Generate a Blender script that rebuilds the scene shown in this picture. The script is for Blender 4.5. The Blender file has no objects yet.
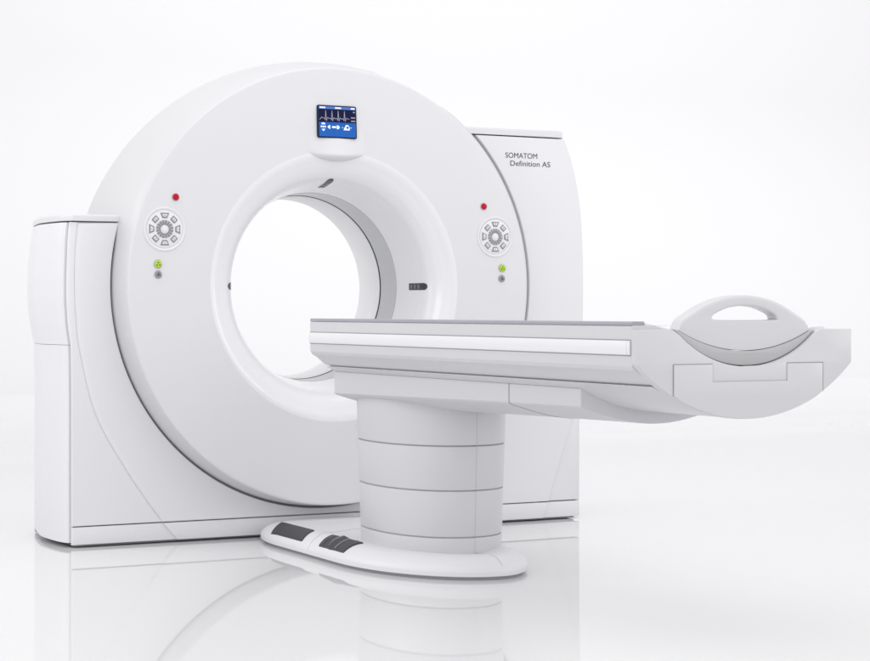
import bpy, bmesh, math
from math import sin, cos, pi, radians, sqrt, atan2, hypot
from mathutils import Vector, Matrix

C = bpy.context.scene.collection
S = bpy.context.scene

# ------------------------------------------------------------------ camera
AX = 1.047                                   # height of the bore axis
YAW = math.atan2(985, 1896)
cam_d = bpy.data.cameras.new("camera"); cam = bpy.data.objects.new("camera", cam_d); C.objects.link(cam)
cam.location = (-3.285, -7.35, 0.948)
cam.rotation_euler = (radians(90), 0, -YAW)
cam_d.sensor_width = 36; cam_d.lens = 36 * 1896 / 870
cam_d.shift_y = -(330.5 - 310) / 870
cam_d.clip_end = 500
S.camera = cam

# ------------------------------------------------------------------ light
w = bpy.data.worlds.new("World"); S.world = w; w.use_nodes = True
bg = w.node_tree.nodes["Background"]
bg.inputs[0].default_value = (0.99, 0.985, 1.0, 1); bg.inputs[1].default_value = 1.03

def area(name, loc, target, sx, sy, power, col=(1, 1, 1), spread=180):
    l = bpy.data.lights.new(name, 'AREA'); l.shape = 'RECTANGLE'; l.size = sx; l.size_y = sy
    l.energy = power; l.color = col; l.spread = radians(spread)
    o = bpy.data.objects.new(name, l); C.objects.link(o); o.location = loc
    o.rotation_euler = (Vector(target) - Vector(loc)).to_track_quat('-Z', 'Y').to_euler()
    return o
area("softbox_overhead", (-0.5, -1.5, 5.2), (0, -0.8, 0), 5.0, 4.0, 54)
area("softbox_left", (-6.0, -2.6, 2.6), (0, -0.6, 0.9), 1.2, 3.6, 18)
area("softbox_rear_left", (-5.5, 2.5, 3.5), (-0.5, 0.0, 1.2), 2.5, 2.5, 72)
area("softbox_front_left", (-6.0, -9.5, 3.2), (-0.2, -0.5, 1.0), 3.0, 3.0, 78)
area("added_fill_right", (5.5, -5.5, 2.6), (0.8, -0.4, 0.8), 2.5, 3.0, 48)  # unseen fill lamp, added to lift the column's right side and right cover
area("backdrop_wash_light", (6.6, 3.0, 8.0), (7.0, 10.0, 2.8), 15.0, 2.0, 182, spread=100)

S.view_settings.view_transform = 'Standard'; S.view_settings.look = 'None'
S.view_settings.exposure = 0; S.view_settings.gamma = 1
S.render.engine = 'CYCLES'
S.cycles.max_bounces = 10; S.cycles.diffuse_bounces = 6
S.render.resolution_x = 1024; S.render.resolution_y = 778

# ------------------------------------------------------------------ materials
def mat(name, col, rough=0.4, metal=0.0, spec=0.5, emit=None, es=0.0, coat=0.0, noise=0.0, bump=0.0, nscale=30.0):
    m = bpy.data.materials.new(name); m.use_nodes = True
    nt = m.node_tree; b = nt.nodes["Principled BSDF"]
    b.inputs["Base Color"].default_value = (*col, 1); b.inputs["Roughness"].default_value = rough
    b.inputs["Metallic"].default_value = metal; b.inputs["Specular IOR Level"].default_value = spec
    b.inputs["Coat Weight"].default_value = coat; b.inputs["Coat Roughness"].default_value = 0.08
    if emit:
        b.inputs["Emission Color"].default_value = (*emit, 1); b.inputs["Emission Strength"].default_value = es
    tc = nt.nodes.new("ShaderNodeTexCoord"); n = nt.nodes.new("ShaderNodeTexNoise")
    n.inputs["Scale"].default_value = nscale; n.inputs["Detail"].default_value = 4
    nt.links.new(tc.outputs["Object"], n.inputs["Vector"])
    if noise:
        r = nt.nodes.new("ShaderNodeMapRange")
        r.inputs["To Min"].default_value = max(0.0, rough - noise); r.inputs["To Max"].default_value = min(1.0, rough + noise)
        nt.links.new(n.outputs["Fac"], r.inputs["Value"]); nt.links.new(r.outputs["Result"], b.inputs["Roughness"])
    if bump:
        bp = nt.nodes.new("ShaderNodeBump"); bp.inputs["Strength"].default_value = bump; bp.inputs["Distance"].default_value = 0.001
        nt.links.new(n.outputs["Fac"], bp.inputs["Height"]); nt.links.new(bp.outputs["Normal"], b.inputs["Normal"])
    return m

M = dict(
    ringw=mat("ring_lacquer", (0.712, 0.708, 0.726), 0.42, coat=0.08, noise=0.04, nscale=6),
    white=mat("white_lacquer", (0.765, 0.762, 0.779), 0.45, coat=0.06, noise=0.04, nscale=6),
    cap=mat("cap_lacquer", (0.70, 0.697, 0.713), 0.4, noise=0.04, nscale=6),
    wall=mat("ring_lacquer_shaded", (0.64, 0.638, 0.65), 0.45, noise=0.04, nscale=6),  # ring's white darkened for its rim wall, shade put into the colour
    gloss=mat("gloss_lacquer", (0.80, 0.797, 0.812), 0.24, coat=0.4, noise=0.03, nscale=6),
    table=mat("table_lacquer", (0.625, 0.622, 0.638), 0.36, coat=0.15, noise=0.04, nscale=6),
    carriage=mat("carriage_lacquer", (0.625, 0.621, 0.640), 0.4, noise=0.04, nscale=6),
    cradle=mat("cradle_grey", (0.47, 0.47, 0.48), 0.45, noise=0.05, nscale=20),
    edge=mat("cradle_edge_slate", (0.36, 0.36, 0.42), 0.4, noise=0.05, nscale=20),
    liner=mat("liner_lacquer", (0.90, 0.90, 0.91), 0.4, noise=0.04, nscale=6),
    film=mat("scan_window_film", (0.56, 0.565, 0.58), 0.3, noise=0.03),
    dark=mat("dark_frame", (0.10, 0.10, 0.11), 0.6, noise=0.05),
    joint=mat("joint_grey", (0.50, 0.50, 0.53), 0.5, noise=0.05),
    seam=mat("seam_rubber", (0.30, 0.30, 0.32), 0.6, noise=0.05),
    rubber=mat("pedal_rubber", (0.045, 0.045, 0.052), 0.55, noise=0.08, bump=0.6, nscale=220),
    lens=mat("dark_lens", (0.05, 0.05, 0.055), 0.15, noise=0.03),
    lens_bar=mat("lens_bar", (0.16, 0.16, 0.17), 0.3, noise=0.03),
    red=mat("red_button", (0.50, 0.004, 0.02), 0.35, spec=0.2, noise=0.05),
    green=mat("green_button", (0.42, 0.62, 0.02), 0.35, noise=0.05),
    grey=mat("grey_button", (0.26, 0.26, 0.30), 0.35, noise=0.05),
    bezelg=mat("button_bezel", (0.50, 0.50, 0.53), 0.25, metal=0.4, noise=0.05),
    keyg=mat("key_grey", (0.27, 0.27, 0.30), 0.32, metal=0.3, noise=0.05),
    keyw=mat("key_white", (0.78, 0.78, 0.80), 0.35, noise=0.05),
    text=mat("lettering_grey", (0.05, 0.05, 0.06), 0.5, noise=0.05),
    bezel=mat("screen_bezel", (0.012, 0.02, 0.06), 0.2, spec=0.15, noise=0.03),
    navy=mat("screen_navy", (0.005, 0.006, 0.03), 0.25, spec=0.1, emit=(0.01, 0.012, 0.06), es=0.35, noise=0.03),
    blue=mat("screen_blue", (0.01, 0.05, 0.2), 0.25, spec=0.1, emit=(0.015, 0.11, 0.40), es=0.75, noise=0.03),
    bar=mat("screen_bar", (0.02, 0.06, 0.22), 0.25, emit=(0.05, 0.13, 0.42), es=0.8, noise=0.03),
    glow=mat("screen_white", (0.3, 0.3, 0.32), 0.25, emit=(0.8, 0.88, 1.0), es=0.85, noise=0.03),
    trace=mat("screen_trace", (0.1, 0.1, 0.12), 0.25, emit=(0.38, 0.38, 0.5), es=0.7, noise=0.03),
    
    backdrop=mat("matte_backdrop", (0.72, 0.72, 0.725), 0.75, spec=0.22, noise=0.02, nscale=1.5),
    floor=mat("gloss_floor", (0.74, 0.74, 0.745), 0.03, spec=0.26, noise=0.01, nscale=1.5),
)

# ------------------------------------------------------------------ helpers
def mesh_obj(name, bm, m, parent=None, angle=35, bevel=0.0, seg=2):
    bmesh.ops.recalc_face_normals(bm, faces=bm.faces)
    me = bpy.data.meshes.new(name); bm.to_mesh(me); bm.free()
    for p in me.polygons: p.use_smooth = True
    me.set_sharp_from_angle(angle=radians(angle))
    me.materials.append(M[m])
    o = bpy.data.objects.new(name, me); C.objects.link(o)
    if parent: o.parent = parent
    if bevel:
        b = o.modifiers.new("bevel", 'BEVEL'); b.width = bevel; b.segments = seg
        b.limit_method = 'ANGLE'; b.angle_limit = radians(40); b.harden_normals = True
    return o

def grid(bm, rows, closed_u=False, closed_v=False):
    vs = [[bm.verts.new(p) for p in r] for r in rows]
    n, k = len(vs), len(vs[0])
    for i in range(n if closed_v else n - 1):
        for j in range(k if closed_u else k - 1):
            bm.faces.new((vs[i][j], vs[i][(j + 1) % k], vs[(i + 1) % n][(j + 1) % k], vs[(i + 1) % n][j]))
    return vs

def area2(P):
    return sum(P[i][0] * P[(i + 1) % len(P)][1] - P[(i + 1) % len(P)][0] * P[i][1] for i in range(len(P)))

def offset(P, d):
    """inward offset of a CCW closed outline (miter); d is a number or one per vertex"""
    n = len(P); out = []
    for i in range(n):
        a, b, c = Vector(P[i - 1]), Vector(P[i]), Vector(P[(i + 1) % n])
        e1, e2 = (b - a).normalized(), (c - b).normalized()
        n1, n2 = Vector((-e1.y, e1.x)), Vector((-e2.y, e2.x))
        mth = (n1 + n2)
        mth = mth.normalized() if mth.length > 1e-6 else n1
        k = max(0.45, mth.dot(n1))
        dd = d[i] if isinstance(d, (list, tuple)) else d
        out.append((b.x + mth.x * dd / k, b.y + mth.y * dd / k))
    return out

def plate(P, f0, f1, mapf, fillet=((0, 0.003), (0.001, 0.001), (0.003, 0)), ins=None, back=True):
    """thick sheet from outline P. front lies at f0, back at f1; mapf(u, v, depth) -> 3D.
    fillet = (inset, depth) pairs from the rim to the face."""
    if area2(P) < 0: P = P[::-1]; ins = ins[::-1] if ins else None
    s = 1 if f1 > f0 else -1
    bm = bmesh.new(); rows = []
    rows.append([mapf(u, v, f1) for u, v in P])
    for i, dep in fillet:
        q = offset(P, [i * k for k in ins] if ins else i)
        if ins: rows.append([mapf(u, v, f0 + s * dep * ins[j]) for j, (u, v) in enumerate(q)])
        else: rows.append([mapf(u, v, f0 + s * dep) for u, v in q])
    vs = grid(bm, rows, closed_u=True)
    def fill(loop, pts):
        from mathutils.geometry import tessellate_polygon
        for t in tessellate_polygon([[Vector((u, v, 0)) for u, v in pts]]):
            if len(set(t)) == 3:
                try: bm.faces.new([loop[i] for i in t])
                except ValueError: pass
    i, _ = fillet[-1]
    fill(vs[-1], offset(P, [i * k for k in ins] if ins else i))
    if back: fill(vs[0], P)
    return bm

FRONT = lambda u, v, d: (u, d, v)            # outline in x/z, depth along y
TOP = lambda u, v, d: (u, v, d)              # outline in x/y, depth along z

def arc(cx, cz, R, a0, a1, n):
    return [(cx + R * cos(radians(a0 + (a1 - a0) * i / n)), cz + R * sin(radians(a0 + (a1 - a0) * i / n))) for i in range(n + 1)]

def lathe(prof, n=160, a0=0, a1=360, cz=AX, rf=None):
    bm = bmesh.new(); full = abs(a1 - a0) >= 359.9
    rows = []
    for R, y in prof:
        r = []
        for i in range(n if full else n + 1):
            t = radians(a0 + (a1 - a0) * i / n)
            rr = rf(R, y, t) if rf else R
            r.append((rr * cos(t), y, cz + rr * sin(t)))
        rows.append(r)
    grid(bm, rows, closed_u=full)
    return bm

def spline(pts, n):
    """Catmull-Rom through pts"""
    out = []
    P = [pts[0]] + list(pts) + [pts[-1]]
    for i in range(1, len(P) - 2):
        for k in range(n):
            t = k / n; a, b, c, d = P[i - 1], P[i], P[i + 1], P[i + 2]
            out.append(tuple(0.5 * (2 * b[j] + (c[j] - a[j]) * t + (2 * a[j] - 5 * b[j] + 4 * c[j] - d[j]) * t * t + (3 * b[j] - a[j] - 3 * c[j] + d[j]) * t ** 3) for j in range(len(b))))
    out.append(tuple(pts[-1])); return out

def interp(pts, x):
    if x <= pts[0][0]: return pts[0][1]
    for (x0, y0), (x1, y1) in zip(pts, pts[1:]):
        if x <= x1: return y0 + (y1 - y0) * (x - x0) / (x1 - x0)
    return pts[-1][1]

def thing(name, label, cat, loc=(0, 0, 0)):
    o = bpy.data.objects.new(name, None); C.objects.link(o); o.location = loc
    o.empty_display_size = 0.2
    o['label'] = label; o['category'] = cat
    return o

# ------------------------------------------------------------------ setting: floor and seamless backdrop
bm = bmesh.new()
cove = [(5.0, 0.0)]; ang = [0.0]             # the sheet bends up gently, then turns vertical
for i in range(90):
    u = (i + 0.5) / 90; t_ = radians(90 * (u * u * (1.6 - 0.6 * u)))
    cove.append((cove[-1][0] + 0.075 * cos(t_), cove[-1][1] + 0.075 * sin(t_))); ang.append(90 * ((i + 1) / 90) ** 2 * (1.6 - 0.6 * (i + 1) / 90))
ks = next(i for i, a in enumerate(ang) if a > 17)
grid(bm, [[(-22, y, z), (26, y, z)] for y, z in [(-12, 0)] + cove[:ks + 1]])
o = mesh_obj("floor", bm, 'floor'); o['kind'] = 'structure'
bm = bmesh.new()
grid(bm, [[(-22, y, z), (26, y, z)] for y, z in cove[ks:] + [(cove[-1][0], 10.0)]])
o = mesh_obj("backdrop", bm, 'backdrop', angle=60); o['kind'] = 'structure'

# ================================================================== GANTRY
G = thing("ct_gantry", "large white ring-shaped scanner gantry with blue screen above its round opening", "scanner")

CUT = 0.936
def sstep(a, b, x):
    u = max(0.0, min(1.0, (x - a) / (b - a))); return u * u * (3 - 2 * u)
def RF(d):      # how much wider the recess is on the right, d in degrees
    return (0.070 * cos(radians(d)) + 0.012 * sin(radians(d))) * sstep(-62, -25, d) * (1 - sstep(52, 66, d))
LOUT = [(-1.092, 0.087), (-1.092, 0.60), (-1.093, 0.74), (-1.095, 0.809), (-1.106, 0.888), (-1.112, 0.99), (-1.112, 1.07), (-1.110, 1.138), (-1.107, 1.226), (-1.100, 1.298)]
ROUT = [(1.274, 0.087), (1.276, 0.40), (1.279, 0.63), (1.290, 0.907), (1.291, 1.05), (1.289, 1.194), (1.277, 1.398), (1.240, 1.585), (1.190, 1.721)]
CRL = [(-0.718, 0.087), (-0.785, 0.176), (-0.884, 0.324), (-0.999, 0.532), (-1.063, 0.785), (-1.077, 0.90), (-1.083, 1.00), (-1.084, 1.10), (-1.080, 1.20), (-1.071, 1.298)]
CRR = [(1.105, 0.087), (1.180, 0.299), (1.235, 0.463), (1.268, 0.62), (1.286, 0.80)]

# main front cover: U round the ring, bounded below left/right by the sweeping creases
cl = spline(CRL, 5); cr = spline(CRR, 5)
lo = spline(LOUT[6:], 4)[1:]; ro = spline(ROUT[3:], 4)
a_l = 180 - math.degrees(math.asin((1.298 - AX) / CUT)); a_r = math.degrees(math.asin((1.721 - AX) / (CUT + RF(43))))
cutarc = [((CUT + RF(d - 360)) * cos(radians(d)), AX + (CUT + RF(d - 360)) * sin(radians(d))) for d in [a_r + 360 + (a_l - a_r - 360) * i / 150 for i in range(151)]]       # from the right top, under the ring, to the left top
P = [cl[0], (0, 0.087)] + cr + ro[1:] + cutarc + cl[1:][::-1]
# order: bottom -> up the right side -> arc back -> down the left side
ins = []
for (x, z) in P:
    if x < -1.0 or (x < -0.7 and hypot(x, z - AX) > CUT + 0.02 and z < 1.2): ins.append(1.0)
    elif x > 1.05: ins.append(0.35)
    else: ins.append(0.22)
for i, (x, z) in enumerate(P):
    if z < 0.09: ins[i] = 0.15
ins[0] = 0.3
fil = ((0.0, 0.016), (0.002, 0.011), (0.005, 0.0065), (0.009, 0.003), (0.014, 0.0008), (0.020, 0.0))
bm = plate(P, -0.008, 0.05, FRONT, fillet=fil, ins=ins)
front = mesh_obj("front_cover", bm, 'white', G, angle=50)

# lower corner panels, just behind the crease
def corner(out, cr_, xin):
    P = [out[0]] + out[1:]
    inner = [(x + xin, z) for x, z in cr_ if z <= out[-1][1]]
    return P + inner[::-1]
LO2 = [LOUT[0]] + spline(LOUT[1:], 4)
CP = corner(LO2, cl, 0.0015)
cins = [(0.16 + 0.84 * min(1, max(0, (z - 0.79) / 0.12))) if i < len(LO2) and z < 1.29 else 0.16 for i, (x, z) in enumerate(CP)]
bm = plate(CP, 0.0, 0.012, FRONT, fillet=((0, 0.012), (0.002, 0.0075), (0.0055, 0.0035), (0.010, 0.0012), (0.016, 0.0002), (0.022, 0)), ins=cins)
mesh_obj("corner_panel", bm, 'white', G)
bm = plate(corner(ROUT[:4], cr, -0.03), 0.0, 0.045, FRONT, fillet=((0, 0.004), (0.0015, 0.0012), (0.004, 0)))
mesh_obj("corner_panel", bm, 'white', G)

# plinth strip under the seam
f2 = ((0, 0.004), (0.0012, 0.0012), (0.004, 0))
bm = plate([(-0.653, 0.012), (1.078, 0.012), (1.104, 0.0825), (-0.715, 0.0825)], -0.008, 0.05, FRONT, fillet=f2)
mesh_obj("plinth_strip", bm, 'white', G)
bm = plate([(-1.092, 0.012), (-0.63, 0.012), (-0.69, 0.0825), (-1.092, 0.0825)], 0.0, 0.012, FRONT, fillet=f2)
mesh_obj("plinth_corner", bm, 'white', G)
bm = plate([(1.05, 0.012), (1.274, 0.012), (1.274, 0.0825), (1.08, 0.0825)], 0.0, 0.012, FRONT, fillet=f2)
mesh_obj("plinth_corner", bm, 'white', G)

# side panels: plan curve bulging outwards, second bulge in height
PLAN = spline([(0.021, -0.004), (0.05, -0.020), (0.12, -0.031), (0.21, -0.037), (0.31, -0.036), (0.45, -0.012), (0.61, 0.022)], 5)
def lfront(z): return interp([(p[1], p[0]) for p in LOUT], z) - 0.004
def rfront(z): return interp([(p[1], p[0]) for p in ROUT], z) + 0.003
def side_mesh(z0, z1, nz, fx, sgn, extra):
    bm = bmesh.new(); rows = []
    for i in range(nz + 1):
        z = z0 + (z1 - z0) * i / nz
        rows.append([(fx(z) + sgn * dx * -1 * -1 * (1 if sgn > 0 else 1) if False else fx(z) + (dx if sgn < 0 else -dx) - (extra(z) * min(1, y / 0.3) if sgn < 0 else 0), y, z) for y, dx in PLAN])
    # inner skin for thickness
    inner = [[(x + (0.02 if sgn < 0 else -0.02), y, z) for x, y, z in r] for r in rows]
    loops = [r + q[::-1] for r, q in zip(rows, inner)]
    vs = grid(bm, loops, closed_u=True)
    bm.faces.new(vs[0]); bm.faces.new(vs[-1])
    return bm
bulge = lambda z: 0.012 * sin(pi * min(1, max(0, (z - 0.809) / 0.49))) if z > 0.809 else 0.0
mesh_obj("side_panel", side_mesh(0.02, 0.8078, 24, lfront, -1, lambda z: 0), 'white', G, bevel=0.0015)
mesh_obj("side_panel", side_mesh(0.809, 1.297, 20, lfront, -1, bulge), 'white', G, bevel=0.0015)
mesh_obj("side_panel", side_mesh(0.02, 1.719, 40, rfront, 1, lambda z: 0), 'white', G, bevel=0.0015)

# top caps of the two shoulders
def cap(xin, xout, z0, z1, sgn):
    P = [(xin, -0.009), (xout - sgn * 0.012, -0.009)] + [(xout + (dx if sgn < 0 else -dx) , y) for y, dx in PLAN[2:]] + [(xin, 0.61)]
    return plate(P, z1, z0, TOP, fillet=((0, 0.010), (0.001, 0.006), (0.003, 0.003), (0.006, 0.001), (0.010, 0)))
mesh_obj("shoulder_cap", cap(-0.80, -1.103, 1.303, 1.330, -1), 'cap', G)
mesh_obj("shoulder_cap", cap(0.60, 1.190, 1.7265, 1.757, 1), 'cap', G)

# dark inner frame behind the seams, low base frame and rear cover
inner = [(-1.075, 0.004), (1.255, 0.004), (1.255, 0.907), (1.262, 1.2), (1.21, 1.585), (1.165, 1.724), (0.745, 1.724)] + [((CUT - 0.009 + RF(d - 360)) * cos(radians(d)), AX + (CUT - 0.009 + RF(d - 360)) * sin(radians(d))) for d in [403.2 - 239.4 * i / 140 for i in range(141)]] + [(-1.072, 1.301), (-1.08, 1.0), (-1.075, 0.8)]
bm = plate(inner, 0.02, 0.60, FRONT, fillet=((0, 0),))
mesh_obj("inner_frame", bm, 'seam', G)
bo = [(-1.06, 0.004), (1.25, 0.004), (1.26, 0.907), (1.25, 1.3), (1.17, 1.72), (0.62, 1.72)] + arc(0, AX, 0.87, 50, 160, 60) + [(-1.06, 1.30)]
hole = arc(0, AX, 0.52, 0, 360, 80)[:-1]
def ring_plate(outer, innerp, f0, f1, mapf, m=160, ctr=(0, 0), r_out=0.004, r_in=0.004, k=4, wf=None):
    """plate with one hole; both loops resampled by angle about ctr"""
    def samp(L, ang):
        best = None; n = len(L); d = (cos(ang), sin(ang))
        for i in range(n):
            ax, ay = L[i][0] - ctr[0], L[i][1] - ctr[1]; bx, by = L[(i + 1) % n][0] - ctr[0], L[(i + 1) % n][1] - ctr[1]
            ex, ey = bx - ax, by - ay
            den = d[0] * ey - d[1] * ex
            if abs(den) < 1e-12: continue
            t = (ax * ey - ay * ex) / den; s = (ax * d[1] - ay * d[0]) / den
            if t > 0 and -1e-9 <= s <= 1 + 1e-9 and (best is None or t > best): best = t
        return (ctr[0] + d[0] * best, ctr[1] + d[1] * best)
    O = [samp(outer, 2 * pi * i / m) for i in range(m)]; I = [samp(innerp, 2 * pi * i / m) for i in range(m)]
    s = 1 if f1 > f0 else -1; rows = []
    fo = [(r_out * (1 - cos(pi / 2 * j / k)), r_out * (1 - sin(pi / 2 * j / k))) for j in range(k + 1)]
    fi = [(r_in * (1 - cos(pi / 2 * j / k)), r_in * (1 - sin(pi / 2 * j / k))) for j in range(k + 1)]
    I2 = I[::-1]
    rows.append([mapf(*p, f1 - s * 0) for p in O])
    W = [wf(*p) if wf else 1.0 for p in O]
    for a, b in fo: rows.append([mapf(*p, f0 + s * b * W[i]) for i, p in enumerate(offset(O, [a * q for q in W]))])
    ri = []
    for a, b in fi[::-1]:
        q = offset(I, -a); ri.append([mapf(*p, f0 + s * b) for p in q])
    rows += ri
    rows.append([mapf(*p, f1) for p in I])
    bm = bmesh.new(); grid(bm, rows, closed_u=True, closed_v=True)
    return bm
mesh_obj("rear_cover", ring_plate(bo, hole, 0.64, 0.58, FRONT, 220, (0, AX), 0.01, 0.02), 'white', G)

# ring: tilting drum with its flat face; the upper left part of its wall flares back into the rear housing
def wall(R, y, t):
    d = math.degrees(t) % 360
    def sm(a, b, x):
        u = max(0.0, min(1.0, (x - a) / (b - a))); return u * u * (3 - 2 * u)
    if R < 0.905: return R
    k = sm(76.0, 77.8, d) * (1 - sm(158, 172, d))
    big = interp([(-0.15, 0.0), (-0.10, 0.016), (0.0, 0.036), (0.10, 0.050), (0.20, 0.056), (0.28, 0.053), (0.34, 0.047), (0.42, 0.034), (0.55, 0.005)], y)
    big2 = big
    small = interp([(-0.15, 0.0), (0.0, 0.015), (0.55, 0.0)], y)
    dd = d if d < 180 else d - 360
    fl = RF(dd) * min(1.0, max(0.0, (y + 0.145) / 0.135)) * 0.95 if y < 0.4 else 0.0
    return R + ((small + fl) * (1 - k) + big2 * k) * min(1.0, max(0.0, (y + 0.1455) / 0.012))
prof = [(0.565, -0.150), (0.70, -0.150), (0.898, -0.150), (0.9045, -0.1494), (0.9085, -0.1478), (0.9105, -0.1455)]
mesh_obj("ring_face", lathe(prof, 480), 'ringw', G, angle=40)
prof = [(0.9105, -0.1455), (0.9118, -0.1425)] + [(0.912, y) for y in (-0.12, -0.10, -0.07, -0.04, 0.0, 0.05, 0.1, 0.15, 0.2, 0.27, 0.33, 0.42, 0.55)]
prof += [(0.90, 0.585), (0.6, 0.60)]
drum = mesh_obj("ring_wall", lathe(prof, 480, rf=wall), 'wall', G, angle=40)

FL = spline([(0.565, -0.150), (0.552, -0.1485), (0.538, -0.144), (0.520, -0.135), (0.498, -0.124), (0.474, -0.108), (0.452, -0.083), (0.437, -0.045), (0.427, 0.0), (0.417, 0.05), (0.409, 0.09), (0.405, 0.12)], 5)
funnel = mesh_obj("bore_funnel", lathe(FL, 256), 'gloss', G, angle=60)
mesh_obj("scan_window", lathe([(0.4045, 0.1205), (0.4035, 0.125), (0.401, 0.268)], 256), 'film', G)
mesh_obj("bore_seam", lathe([(0.401, 0.268), (0.408, 0.270), (0.408, 0.276), (0.3995, 0.277)], 256), 'dark', G)
mesh_obj("bore_liner", lathe([(0.3993, 0.2772), (0.3965, 0.279), (0.393, 0.47), (0.396, 0.485), (0.42, 0.53), (0.47, 0.60), (0.53, 0.645)], 256), 'liner', G, angle=60)

# positioning-light windows on the funnel
def fl_at(y):
    for (r0, y0), (r1, y1) in zip(FL, FL[1:]):
        if y0 <= y <= y1: return r0 + (r1 - r0) * (y - y0) / (y1 - y0 + 1e-9)
    return FL[-1][0]
def patch(y0, y1, th, half, lift, m, parent, name, yr=1.0):
    """rounded strip lying on the funnel"""
    bm = bmesh.new(); rows = []
    n = 24
    for i in range(n + 1):
        u = i / n; y = y0 + (y1 - y0) * u
        e = 1.0
        if u < 0.18: e = sqrt(max(0.0, 1 - ((0.18 - u) / 0.18) ** 2)) * 0.75 + 0.25
        R = fl_at(y) - lift
        rows.append([((R) * cos(th + half * e * s / 4), y, AX + (R) * sin(th + half * e * s / 4)) for s in range(-4, 5)])
    grid(bm, rows)
    return mesh_obj(name, bm, m, parent)
for th in (radians(0.3), radians(90), radians(180.2)):
    wdw = patch(-0.085 if th < 3 else -0.108, 0.028, th, 0.0345, 0.0012, 'lens', G, "light_window")
    for k in range(3):
        patch(-0.045 + 0.024 * k, -0.031 + 0.024 * k, th, 0.022, 0.0022, 'lens_bar', wdw, "lens_bar")

# ---- display with its blister housing
FY = -0.150
def rrect(x0, z0, x1, z1, r, n=5):
    P = []
    for cx_, cz_, a in ((x1 - r, z0 + r, -90), (x1 - r, z1 - r, 0), (x0 + r, z1 - r, 90), (x0 + r, z0 + r, 180)):
        P += arc(cx_, cz_, r, a, a + 90, n)
    return P
# blister: grows out of the face downwards, undercut at its lip
bm = bmesh.new(); rows = []
nb = 26
for i in range(nb + 1):
    v = i / nb; z = AX + 0.790 - v * 0.246
    dep = 0.003 + 0.032 * v ** 2.6
    hw = 0.170 - 0.030 * v
    rows.append([(u * hw - 0.006, FY + 0.0015 - dep * (1 - u * u) ** 1.9, z + 0.010 * v ** 6 * u * u) for u in [-1 + j / 18 for j in range(37)]])
last = rows[-1]
for q in range(1, 9):
    t = q / 8
    rows.append([(x, FY + 0.0015 + (y - FY - 0.0015) * cos(pi / 2 * t) ** 1.4 + 0.004 * t, z - (0.022 * (1 - ((x + 0.006) / 0.140) ** 2)) * sin(pi / 2 * t) ** 1.2) for x, y, z in last])
grid(bm, rows)
disp = mesh_obj("display_housing", bm, 'ringw', G, angle=60)
# screen tilted with the housing
def SC(u, v, d):        # u across, v up on the screen, d outwards
    return (u - 0.006, FY - 0.0030 - 0.009 * (0.755 - v) / 0.135 + d, AX + v - 0.002)
sc = plate(rrect(-0.092, 0.617, 0.087, 0.754, 0.008), -0.004, 0.010, SC, fillet=((0, 0.002), (0.001, 0.0005), (0.002, 0)))
scr = mesh_obj("screen", sc, 'bezel', G)
def flat(name, P, m, d, parent=None):
    if area2(P) < 0: P = P[::-1]
    bm = bmesh.new(); bm.faces.new([bm.verts.new(SC(u, v, d)) for u, v in P])
    bmesh.ops.triangulate(bm, faces=bm.faces[:])
    return mesh_obj(name, bm, m, parent or scr)
def flats(name, polys, m, d):
    if name != "waveform_trace":
        for P in polys: flat(name, P, m, d)
        return
    bm = bmesh.new()
    for P in polys:
        if area2(P) < 0: P = P[::-1]
        bm.faces.new([bm.verts.new(SC(u, v, d)) for u, v in P])
    return mesh_obj(name, bm, m, scr)
R4 = lambda a, b, c, d: [(a, b), (c, b), (c, d), (a, d)]
flat("waveform_area", R4(-0.086, 0.683, 0.081, 0.738), 'navy', -0.0046)
flat("status_bar", R4(-0.086, 0.738, 0.081, 0.749), 'bar', -0.0046)
flat("icon_area", R4(-0.086, 0.623, 0.081, 0.683), 'blue', -0.0046)
flats("status_text", [R4(-0.082, 0.7405, -0.056, 0.7465), R4(-0.012, 0.7405, 0.016, 0.7465), R4(0.060, 0.7405, 0.078, 0.7465)], 'glow', -0.0052)
tr = []
base = [(-0.084, 0.693), (-0.079, 0.696), (-0.074, 0.704), (-0.069, 0.699)]
line = []
xs = -0.084
for k in range(4):
    c = -0.055 + 0.0285 * k
    line += [(c - 0.014, 0.697), (c - 0.009, 0.7), (c - 0.005, 0.698), (c - 0.003, 0.691), (c, 0.732), (c + 0.003, 0.688), (c + 0.005, 0.697), (c + 0.009, 0.703)]
line = base + line[1:] + [(0.048, 0.699), (0.052, 0.699)]
polys = []
for (a, b), (c, d) in zip(line, line[1:]):
    L = hypot(c - a, d - b); nx, nz = -(d - b) / L * 0.0011, (c - a) / L * 0.0011
    polys.append([(a + nx, b + nz), (a - nx, b - nz), (c - nx, d - nz), (c + nx, d + nz)])
flats("waveform_trace", polys, 'trace', -0.0052)
flats("value_text", [R4(0.070, 0.726, 0.078, 0.731), R4(0.060, 0.703, 0.079, 0.7075), R4(0.060, 0.689, 0.079, 0.6935)], 'trace', -0.0052)
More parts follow.
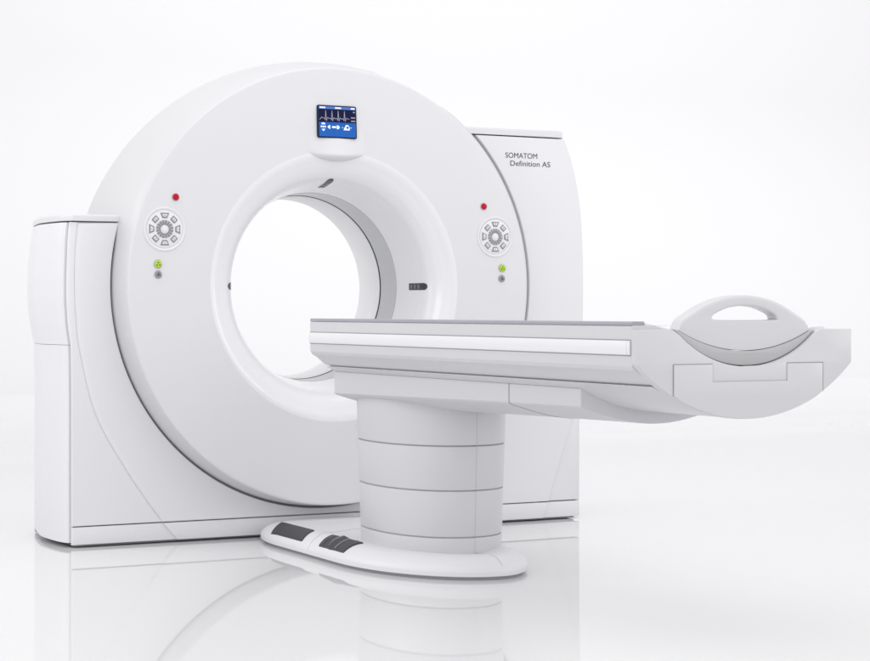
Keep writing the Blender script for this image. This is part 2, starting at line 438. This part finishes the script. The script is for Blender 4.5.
ic = [  # table up/down symbol, arrows, gantry symbol
    [(-0.077, 0.673), (-0.057, 0.673), (-0.061, 0.680), (-0.073, 0.680)], R4(-0.079, 0.660, -0.0735, 0.667), R4(-0.0715, 0.660, -0.062, 0.667), R4(-0.060, 0.660, -0.0555, 0.667),
    [(-0.076, 0.654), (-0.067, 0.644), (-0.058, 0.654)],
    [(-0.049, 0.663), (-0.040, 0.671), (-0.036, 0.671), (-0.041, 0.663), (-0.036, 0.655), (-0.040, 0.655)],
    R4(-0.028, 0.659, -0.009, 0.667), [(-0.006, 0.671), (-0.006, 0.655), (0.003, 0.656), (0.008, 0.663), (0.003, 0.670)],
    R4(0.018, 0.661, 0.023, 0.664), R4(0.057, 0.661, 0.062, 0.664)]
flats("icon", ic, 'glow', -0.0052)
flats("icon", [[(0.024, 0.652), (0.030, 0.664), (0.036, 0.674), (0.046, 0.674), (0.053, 0.664), (0.053, 0.652)]], 'glow', -0.0052)
flats("icon", [arc(0.043, 0.663, 0.0055, 0, 330, 11)], 'blue', -0.0056)

# ---- operating panels on the face
def disc(r, y0, y1, cx_, cz_, m, parent, name, fil=0.002, n=48):
    P = arc(cx_, cz_, r, 0, 360, n)[:-1]
    return mesh_obj(name, plate(P, y0, y1, FRONT, fillet=((0, fil), (fil * 0.3, fil * 0.3), (fil, 0))), m, parent, angle=40)
def polyplate(P, y0, y1, m, parent, name, fil=0.0012):
    return mesh_obj(name, plate(P, y0, y1, FRONT, fillet=((0, fil), (fil * 0.4, fil * 0.3), (fil, 0))), m, parent)
def keypad(kx, kz):
    # raised rim with a shallow dish
    prof = [(0.0885, FY + 0.001), (0.0875, FY - 0.003), (0.085, FY - 0.0045), (0.080, FY - 0.0035), (0.0765, FY - 0.0005)]
    bm = bmesh.new(); rows = [[(kx + r * cos(2 * pi * i / 64), y, kz + r * sin(2 * pi * i / 64)) for i in range(64)] for r, y in prof]
    grid(bm, rows, closed_u=True)
    pad = mesh_obj("control_pad", bm, 'white', G)
    disc(0.0755, FY - 0.0025, FY + 0.004, kx, kz, 'keyw', pad, "pad_disc")
    def at(r, a, w, h, tw):     # trapezoid key centred at radius r
        ca, sa = cos(a), sin(a); P = []
        for u, v in ((-w / 2, -h / 2), (w / 2, -h / 2), (w / 2 * tw, h / 2), (-w / 2 * tw, h / 2)):
            P.append((kx + (r + v) * ca - u * sa, kz + (r + v) * sa + u * ca))
        return P
    for k in range(8):
        a = radians(45 * k)
        if k % 2: w_, h_, r_ = 0.0255, 0.0215, 0.0545; tw = 1.0
        else: w_, h_, r_ = 0.020, 0.0215, 0.0545; tw = 1.9
        key = polyplate(at(r_, a, w_, h_, tw), FY - 0.0045, FY - 0.001, 'keyg', pad, "key")
        polyplate(at(r_, a, w_ * 0.60, h_ * 0.46, tw), FY - 0.0056, FY - 0.003, 'keyw', key, "key_symbol", 0.0005)
        polyplate(at(r_, a, w_ * 0.26, h_ * 0.18, 1.0), FY - 0.0060, FY - 0.004, 'keyg', key, "key_print", 0.0002)
    for k in range(16):
        a = radians(22.5 * k + 11.25)
        polyplate(at(0.0265, a, 0.0062, 0.019, 1.7), FY - 0.0042, FY - 0.001, 'keyg', pad, "key", 0.0005)
    disc(0.011, FY - 0.005, FY - 0.001, kx, kz, 'keyw', pad, "centre_key")
def button(bx, bz, r, m, mark=None):
    b = disc(r * 1.22, FY - 0.0035, FY + 0.003, bx, bz, 'bezelg', G, "button_ring")
    c = disc(r, FY - 0.0075, FY - 0.001, bx, bz, m, b, "button", 0.0028)
    if mark == 'radiation':
        for k in range(3):
            a = radians(90 + 120 * k)
            P = [(bx + 0.003 * cos(a), bz - 0.001 + 0.003 * sin(a)), (bx + r * .62 * cos(a - .45), bz - 0.001 + r * .62 * sin(a - .45)), (bx + r * .62 * cos(a + .45), bz - 0.001 + r * .62 * sin(a + .45))]
            polyplate(P, FY - 0.0083, FY - 0.005, 'text', b, "button_mark", 0.0002)
    if mark == 'bar':
        polyplate([(bx - 0.0018, bz), (bx + 0.0018, bz), (bx + 0.0018, bz + r * .55), (bx - 0.0018, bz + r * .55)], FY - 0.0083, FY - 0.005, 'text', b, "button_mark", 0.0002)
        polyplate([(bx - r * .5, bz - r * .3), (bx + r * .5, bz - r * .3), (bx + r * .5, bz - r * .05), (bx - r * .5, bz - r * .05)], FY - 0.0083, FY - 0.005, 'text', b, "button_mark", 0.0002)
def pol(a, r): return (r * cos(radians(a)), AX + r * sin(radians(a)))
keypad(*pol(163.6, 0.791)); keypad(*pol(16.3, 0.781))
button(*pol(153.7, 0.795), 0.0135, 'red'); button(*pol(26.8, 0.776), 0.0135, 'red')
button(*pol(173.9, 0.791), 0.0150, 'green', 'radiation'); button(*pol(6.1, 0.789), 0.0150, 'green', 'radiation')
button(*pol(176.9, 0.787), 0.0140, 'grey', 'bar'); button(*pol(2.8, 0.783), 0.0140, 'grey', 'bar')

# ---- lettering on the right shoulder
def lettering(txt, x0, zc, wdt, hgt):
    cu = bpy.data.curves.new("lettering", 'FONT'); cu.body = txt; cu.size = 1; cu.extrude = 0.0; cu.offset = 0.0
    t = bpy.data.objects.new("tmp", cu); C.objects.link(t)
    dg = bpy.context.evaluated_depsgraph_get()
    me = bpy.data.meshes.new_from_object(t.evaluated_get(dg)); bpy.data.objects.remove(t)
    xs = [v.co.x for v in me.vertices]; ys = [v.co.y for v in me.vertices]
    kx = wdt / (max(xs) - min(xs)); capy = 0.70
    kz = hgt / capy; mx = min(xs)
    for v in me.vertices:
        v.co = (x0 + (v.co.x - mx) * kx, -0.0092, zc - hgt / 2 + v.co.y * kz)
    me.materials.clear(); me.materials.append(M['text'])
    o = bpy.data.objects.new("lettering", me); C.objects.link(o); o.parent = front
lettering("SOMATOM", 0.882, AX + 0.591, 0.164, 0.0235)
lettering("Definition AS", 0.907, AX + 0.556, 0.207, 0.0235)

# ================================================================== PATIENT TABLE
T = thing("patient_table", "long white patient table on telescoping column with foot pedals before the gantry", "table", (0, -0.985, 0))
def tobj(name, bm, m, parent=None, **k):
    o = mesh_obj(name, bm, m, None, **k)
    o.parent = parent or T
    if parent is None or parent == T: o.matrix_parent_inverse = Matrix.Translation((0, 0.985, 0))
    return o
YE, YF = -2.964, -0.715
HW = 0.375
def barc(x): return 1.161 - sqrt(0.524 ** 2 - x * x)        # arched underside

# body: profile extruded along y
left = [(-0.375, 0.893), (-0.375, 0.797), (-0.3735, 0.790)]
left += [(x, barc(x) ) for x in (-0.36, -0.345, -0.33, -0.316)]
left[3] = (-0.366, 0.779)
left += [(-0.3055, 0.7378), (-0.2920, 0.7378), (-0.2920, 0.7335), (-0.3065, 0.7330), (-0.3065, 0.7310), (-0.3035, 0.7295)]
left += [(x, barc(x) - 0.0) for x in (-0.285, -0.262, -0.22, -0.16, -0.08)]
bot = left + [(0, 0.637)] + [(-x, z) for x, z in left[::-1][:-1]]
ch = arc(0, 1.137, 0.352, -46.0, -134.0, 26)                # channel for the cradle
topc = [(0.375, 0.889), (0.371, 0.893), (0.30, 0.893)] + [(0.247, 0.886)] + ch[1:-1] + [(-0.247, 0.886), (-0.30, 0.905), (-0.371, 0.905), (-0.375, 0.901)]
PB = bot + topc
def extr(P, y0, y1, mapf=FRONT, fil=0.004):
    return plate(P, y0, y1, mapf, fillet=((0, fil), (fil * .3, fil * .3), (fil, 0)))
def clean(P):
    q = []
    for p in P:
        if not q or hypot(p[0] - q[-1][0], p[1] - q[-1][1]) > 1e-4: q.append(p)
    return q
bm = extr(clean(PB), YF, YE + 0.0305, fil=0.0015)
tobj("table_body", bm, 'table', angle=17)

# side rails
for s in (-1, 1):
    bm = bmesh.new()
    pr = [(0.370, 0.8215), (0.3785, 0.8225), (0.3805, 0.826), (0.3812, 0.842), (0.3805, 0.859), (0.3785, 0.8625), (0.370, 0.8635)]
    rows = [[(s * x, y, z) for x, z in pr] for y in (YF - 0.001, YE + 0.052)]
    vs = grid(bm, rows); bm.faces.new(vs[0]); bm.faces.new(vs[-1])
    r = tobj("side_rail", bm, 'gloss', bevel=0.0015)
    bm = bmesh.new()
    rows = [[(s * (x + 0.0005), y, 0.8425 + (z - 0.8425) * 0.98) for x, z in pr] for y in (YE + 0.050, YE + 0.036)]
    vs = grid(bm, rows); bm.faces.new(vs[0]); bm.faces.new(vs[-1])
    tobj("rail_end", bm, 'gloss', r, bevel=0.0015)
    # thin shadow gap round the rail
    bm = bmesh.new()
    rows = [[(s * x, y, z) for x, z in ((0.3745, 0.8195), (0.3758, 0.8195), (0.3758, 0.8655), (0.3745, 0.8655))] for y in (YF - 0.002, YE + 0.034)]
    vs = grid(bm, rows, closed_u=True); bm.faces.new(vs[0]); bm.faces.new(vs[-1])
    tobj("rail_seam", bm, 'seam')

# cradle: curved top with slate rims
tc = [(-0.330, 0.912), (-0.262, 0.898)] + arc(0, 1.316, 0.485, -118.0, -62.0, 30) + [(0.256, 0.899), (0.300, 0.900), (0.305, 0.8925), (0.262, 0.888)] + arc(0, 1.150, 0.352, -47, -133, 24) + [(-0.262, 0.890), (-0.335, 0.9045)]
tobj("cradle_top", extr(clean(tc), YF + 0.001, YE + 0.034, fil=0.002), 'gloss', angle=30)
for s, hz in ((-1, 0.0), (1, -0.0165)):
    P = [(s * 0.3745, 0.9055 + hz), (s * 0.3745, 0.9130 + hz * 1.3), (s * 0.371, 0.9160 + hz * 1.4), (s * 0.334, 0.9160 + hz * 1.4), (s * 0.330, 0.9055 + hz)]
    tobj("cradle_rim", extr(P, YF, YE + 0.032, fil=0.001), 'edge' if s < 0 else 'table')

# end cap with arched underside and round cutout
ec = [(-0.375, 0.893), (-0.375, 0.797)] + [(x, barc(x)) for x in [-0.372 + 0.744 * i / 48 for i in range(49)]] + [(0.375, 0.797), (0.375, 0.893)]
ec += [(0.262, 0.893), (0.254, 0.8905)] + arc(0, 1.137, 0.350, -45.6, -134.4, 40)[1:-1] + [(-0.254, 0.8905), (-0.262, 0.893)]
ec = clean([(x, max(z, 0.6375)) if z > 0 else (x, z) for x, z in ec])
cap_o = tobj("end_cap", extr(ec, YE, YE + 0.030, fil=0.0035), 'table', angle=30)
# door panel with handle recess, proud of the cap
dl, dr, dt = -0.257, 0.265, 0.7945
door = [(dl, barc(dl) + 0.004)] + [(x, barc(x) + 0.0015) for x in [dl + (dr - dl) * i / 30 for i in range(1, 30)]] + [(dr, barc(dr) + 0.004), (dr, dt)]
door += [(0.137, dt), (0.137, 0.7445), (-0.126, 0.7445), (-0.126, dt), (dl, dt)]
d_ = tobj("end_door", extr(door, YE - 0.0045, YE + 0.004, fil=0.0012), 'table', angle=30)
rim_ = offset([(-0.126, 0.7445), (0.137, 0.7445), (0.137, 0.793), (-0.126, 0.793)], -0.0)
seamP = [(dl - 0.0022, barc(dl) + 0.002), (dl - 0.0022, dt + 0.0022), (-0.1265, dt + 0.0022), (-0.1265, dt), (dl, dt), (dl, barc(dl) + 0.004)]
for P in (seamP, [(dr + 0.0048, barc(dr) + 0.003), (dr + 0.0048, dt + 0.0024), (0.1375, dt + 0.0024), (0.1375, dt), (dr, dt), (dr, barc(dr) + 0.004)]):
    tobj("door_seam", extr(P, YE - 0.0012, YE + 0.003, fil=0.0001), 'seam')
rec = [(-0.124, 0.7465), (0.135, 0.7465), (0.135, 0.800), (0.085, 0.7965), (0.04, 0.7895), (-0.03, 0.7880), (-0.08, 0.7945), (-0.124, 0.803)]
tobj("grip_recess", extr(rec, YE - 0.0018, YE + 0.002, fil=0.0015), 'table')

# cradle end (grey crescent) and carrying handle standing in it
co = arc(0, 1.137, 0.347, -135.4, -44.6, 40); ci = arc(0, 1.316, 0.485, -61.6, -118.4, 40)
tobj("cradle_end", extr(clean(co + ci), YE + 0.010, YE + 0.0335, fil=0.002), 'cradle', angle=30)
HO = arc(0, 1.316, 0.4835, -118.0, -62.0, 40)
HO += spline([(0.2285, 0.892), (0.224, 0.905), (0.212, 0.922), (0.180, 0.941), (0.130, 0.966), (0.070, 0.984), (0.0, 0.991), (-0.070, 0.984), (-0.130, 0.966), (-0.180, 0.941), (-0.212, 0.922), (-0.224, 0.905), (-0.2285, 0.892)], 6)
HI = spline([(-0.105, 0.920), (0.0, 0.919), (0.105, 0.920), (0.113, 0.925), (0.108, 0.934), (0.085, 0.945), (0.050, 0.9555), (0.0, 0.960), (-0.050, 0.9555), (-0.085, 0.945), (-0.108, 0.934), (-0.113, 0.925), (-0.105, 0.920)], 4)[:-1]
bmh = ring_plate(clean(HO), HI, YE + 0.014, YE + 0.060, FRONT, 260, (0, 0.936), 0.012, 0.007, 6, wf=lambda x, z: min(1.0, max(0.12, (z - 0.893) / 0.035)))
tobj("carry_handle", bmh, 'table', angle=35)

# undercarriage (lift beam) below the body
def under(y):
    zs = interp([(-2.47, 0.655), (-1.95, 0.648), (-0.70, 0.626)], y)
    n = 12
    pts = [(-0.272, 0.712), (-0.272, zs + 0.004), (-0.269, zs)]
    a = [(-0.262 + 0.262 * i / n, zs - 0.004 - 0.052 * sin(pi / 2 * i / n)) for i in range(n + 1)]
    L = pts + a
    return L + [(-x, z) for x, z in L[::-1][1:]]
def beam(ys):
    bm = bmesh.new(); rows = [[(x, y, z) for x, z in under(y)] for y in ys]
    vs = grid(bm, rows, closed_u=True); bm.faces.new(vs[0]); bm.faces.new(vs[-1]); return bm
tobj("lift_beam", beam([YF + 0.003, -1.1, -1.5, -1.9, -2.060]), 'carriage', angle=30, bevel=0.002)
tobj("beam_cover", beam([-2.067, -2.2, -2.35, -2.500]), 'carriage', angle=30, bevel=0.002)
tobj("beam_seam", beam([-2.058, -2.069]), 'seam').scale = (0.995, 1, 0.9985)

# telescoping column
YC = -0.985
def selli(a, b, n=2.2, m=144, groove=0.0):
    P = []
    for i in range(m):
        t = 2 * pi * i / m - pi / 2
        c, s = cos(t), sin(t)
        x = a * math.copysign(abs(c) ** (2 / n), c); y = YC + b * math.copysign(abs(s) ** (2 / n), s)
        P.append((x, y))
    return P
def size(z):
    return interp([(0.05, 0.2235), (0.127, 0.2262), (0.296, 0.231), (0.458, 0.236), (0.66, 0.240)], z), interp([(0.05, 0.352), (0.127, 0.3555), (0.296, 0.362), (0.458, 0.369), (0.66, 0.374)], z)
cuts = [0.060, 0.127, 0.296, 0.458, 0.672]
for k in range(4):
    z0, z1 = cuts[k] + (0.0025 if k else 0), cuts[k + 1] - 0.002
    bm = bmesh.new(); rows = []
    def ring(z, ins, sc):
        a, b = size(sc); return [(x, y, z) for x, y in offset(selli(a, b), ins)]
    e = 0.0005 * k
    rows = [ring(z0, 0.010, z0), ring(z0, 0.0025, z0), ring(z0 + 0.0008, 0.0006, z0), ring(z0 + 0.0025, 0, z0), ring(z1 - 0.003, 0, z1), ring(z1 - 0.001, 0.0008, z1), ring(z1, 0.003, z1), ring(z1, 0.012, z1)]
    vs = grid(bm, rows, closed_u=True)
    bm.faces.new(vs[0]); bm.faces.new(vs[-1])
    tobj("column_segment", bm, 'carriage', angle=28)
bm = bmesh.new(); rows = []
for z in (0.05, 0.67):
    a, b = size(z); rows.append([(x, y, z) for x, y in offset(selli(a, b), 0.007)])
grid(bm, rows, closed_u=True)
tobj("column_core", bm, 'joint')

bm = bmesh.new(); rows = []
for i in range(41):
    z = 0.068 + (0.610 - 0.068) * i / 40
    a, b = size(z); y = YC - b
    rows.append([(-0.0012, y + 0.004, z), (-0.0012, y - 0.0004, z), (0.0008, y - 0.0004, z), (0.0008, y + 0.004, z)])
grid(bm, rows)
tobj("column_joint", bm, 'joint')

# base: long rounded foot
HR, HL = 0.285, 0.373
foot = []
for i in range(0, 61):                      # nose, from +x round to -x
    t = pi * i / 60
    a_ = HR if cos(t) > 0 else HL; b_ = 0.602 - 0.02 * sstep(0.0, 1.0, cos(t))
    foot.append((a_ * cos(t), -0.950 - b_ * sin(t)))
rear = [(-0.373, -0.35), (-0.366, -0.26), (-0.345, -0.15), (-0.31, -0.07), (-0.26, -0.028), (-0.20, -0.0125)]
side_l = [(-0.373, -0.95 + 0.06 * i) for i in range(1, 10)]
fullP = foot + side_l + spline(rear, 4)
fullP = clean(fullP + [(-x * HR / HL, y) for x, y in (side_l + spline(rear, 4))[::-1]])
if area2(fullP) < 0: fullP = fullP[::-1]
HP = [(0.0, 0.030), (0.004, 0.040), (0.012, 0.049), (0.024, 0.0575), (0.04, 0.066), (0.060, 0.073), (0.085, 0.0775), (0.110, 0.0785), (0.135, 0.0765), (0.165, 0.072), (0.20, 0.069), (0.24, 0.068)]
HPs = spline(HP, 3)
def edge_dist(x, y):
    best = 9
    for i in range(len(fullP)):
        a, b = fullP[i], fullP[(i + 1) % len(fullP)]
        ex, ey = b[0] - a[0], b[1] - a[1]; L = ex * ex + ey * ey
        t = max(0, min(1, ((x - a[0]) * ex + (y - a[1]) * ey) / L)) if L else 0
        best = min(best, hypot(x - a[0] - t * ex, y - a[1] - t * ey))
    return best
def hbase(x, y): return interp(HPs, edge_dist(x, y))
bm = bmesh.new()
rows = [[(x, y, 0.010) for x, y in offset(fullP, 0.010)], [(x, y, 0.014) for x, y in fullP], [(x, y, 0.026) for x, y in fullP]]
# inner rings by shrinking towards the spine (keeps a clean offset)
def shrink(d):
    out = []
    q = offset(fullP, d) if d < 0.06 else None
    for i, (x, y) in enumerate(fullP):
        if q: out.append(q[i]); continue
        hw_ = HL if x < 0 else HR
        kx = (hw_ - d) / hw_
        yy = y
        if y < -0.95: yy = -0.95 + (y + 0.95) * (0.602 - d) / 0.602
        elif y > -0.35: yy = -0.35 + (y + 0.35) * max(0.02, (0.3375 - d)) / 0.3375
        out.append((x * kx, yy))
    return out
for d, z in HPs:
    rows.append([(x, y, z) for x, y in shrink(d)])
vs = grid(bm, rows, closed_u=True); bm.faces.new(vs[-1]); bm.faces.new(vs[0])
bmesh.ops.triangulate(bm, faces=[f for f in bm.faces if len(f.verts) > 4])
tobj("foot_base", bm, 'white', angle=50)
bm = bmesh.new()
rows = [[(x, y, z) for x, y in offset(fullP, 0.014)] for z in (0.0, 0.012)]
grid(bm, rows, closed_u=True)
tobj("base_skid", bm, 'seam')

# seams on the base, laid over its surface
def seam_line(name, pts, wdt=0.0022, lift=0.0009):
    bm = bmesh.new(); rows = []
    for i, (x, y) in enumerate(pts):
        a = pts[max(0, i - 1)]; b = pts[min(len(pts) - 1, i + 1)]
        L = hypot(b[0] - a[0], b[1] - a[1]); nx, ny = -(b[1] - a[1]) / L * wdt / 2, (b[0] - a[0]) / L * wdt / 2
        z = hbase(x, y)
        rows.append([(x + nx, y + ny, z - 0.003), (x + nx, y + ny, z + lift), (x - nx, y - ny, z + lift), (x - nx, y - ny, z - 0.003)])
    grid(bm, rows); return tobj(name, bm, 'joint')
arcp = spline([(-0.3725, -0.690), (-0.350, -0.675), (-0.30, -0.632), (-0.22, -0.545), (-0.10, -0.46), (0.03, -0.425), (0.14, -0.46), (0.22, -0.55), (0.265, -0.65), (0.284, -0.70)], 6)
seam_line("base_joint", arcp)
seam_line("base_joint", [(0.0, -1.3415 - 0.0105 * i) for i in range(20)])

# foot pedals
def hp2(x, y):
    return hbase(x, y)
def pedal(c0, c1, step):
    x0, x1 = -0.3620, -0.263
    y0, y1 = c0[0], c1[0]
    P = rrect(x0, min(y0, y1), x1, max(y0, y1), 0.012, 4)
    bm = bmesh.new(); rows = []
    nx, ny = 14, 40
    for i in range(ny + 1):
        r = []
        for j in range(nx + 1):
            y = (c0[0] + (c0[1] - c0[0]) * j / nx) * (1 - i / ny) + (c1[0] + (c1[1] - c1[0]) * j / nx) * i / ny
            x = x0 + (x1 - x0) * j / nx
            u = j / nx; v = i / ny
            lift = 0.0055
            if min(u, 1 - u) < 0.01 or min(v, 1 - v) < 0.01: lift = -0.004
            if step and 0 < i < ny and 0 < j < nx:
                a = v
                if 0.42 < a < 0.60: lift += 0.007 * (1 - ((a - 0.42) / 0.18))
                if 0.18 < a < 0.26: lift += 0.002 * (1 - ((a - 0.18) / 0.08))
                if 0.80 < a < 0.88: lift += 0.002 * (1 - ((a - 0.80) / 0.08))
            elif 0 < i < ny and 0 < j < nx:
                lift += 0.0006 * cos(j * pi)
            r.append((x, y, hp2(x, y) + lift))
        rows.append(r)
    grid(bm, rows); return bm
tobj("foot_pedal", pedal((-0.285, -0.175), (-0.607, -0.515), False), 'rubber', angle=30)
pd = tobj("foot_pedal", pedal((-0.758, -0.680), (-0.988, -0.965), True), 'rubber', angle=30)
for v0, v1, lf, n0, n1, mm in ((0.36, 0.44, 0.0125, 1, 13, 'lens'), (0.60, 0.66, 0.0085, 1, 12, 'lens_bar'), (0.13, 0.165, 0.0075, 1, 12, 'lens')):
    bm = bmesh.new(); rows = []
    for j in range(n0, n1 + 1):
        u = j / 14; x = -0.362 + 0.099 * u; r = []
        for v, l in ((v0, 0.002), (v0 + 0.01, lf), (v1 - 0.01, lf), (v1, 0.002)):
            ya = -0.758 + 0.078 * u; yb = -0.988 + 0.023 * u; y = ya + (yb - ya) * v
            r.append((x, y, hp2(x, y) + l))
        rows.append(r)
    vs = grid(bm, rows); bm.faces.new(vs[0]); bm.faces.new(vs[-1])
    tobj("pedal_ridge", bm, mm, pd, angle=30)
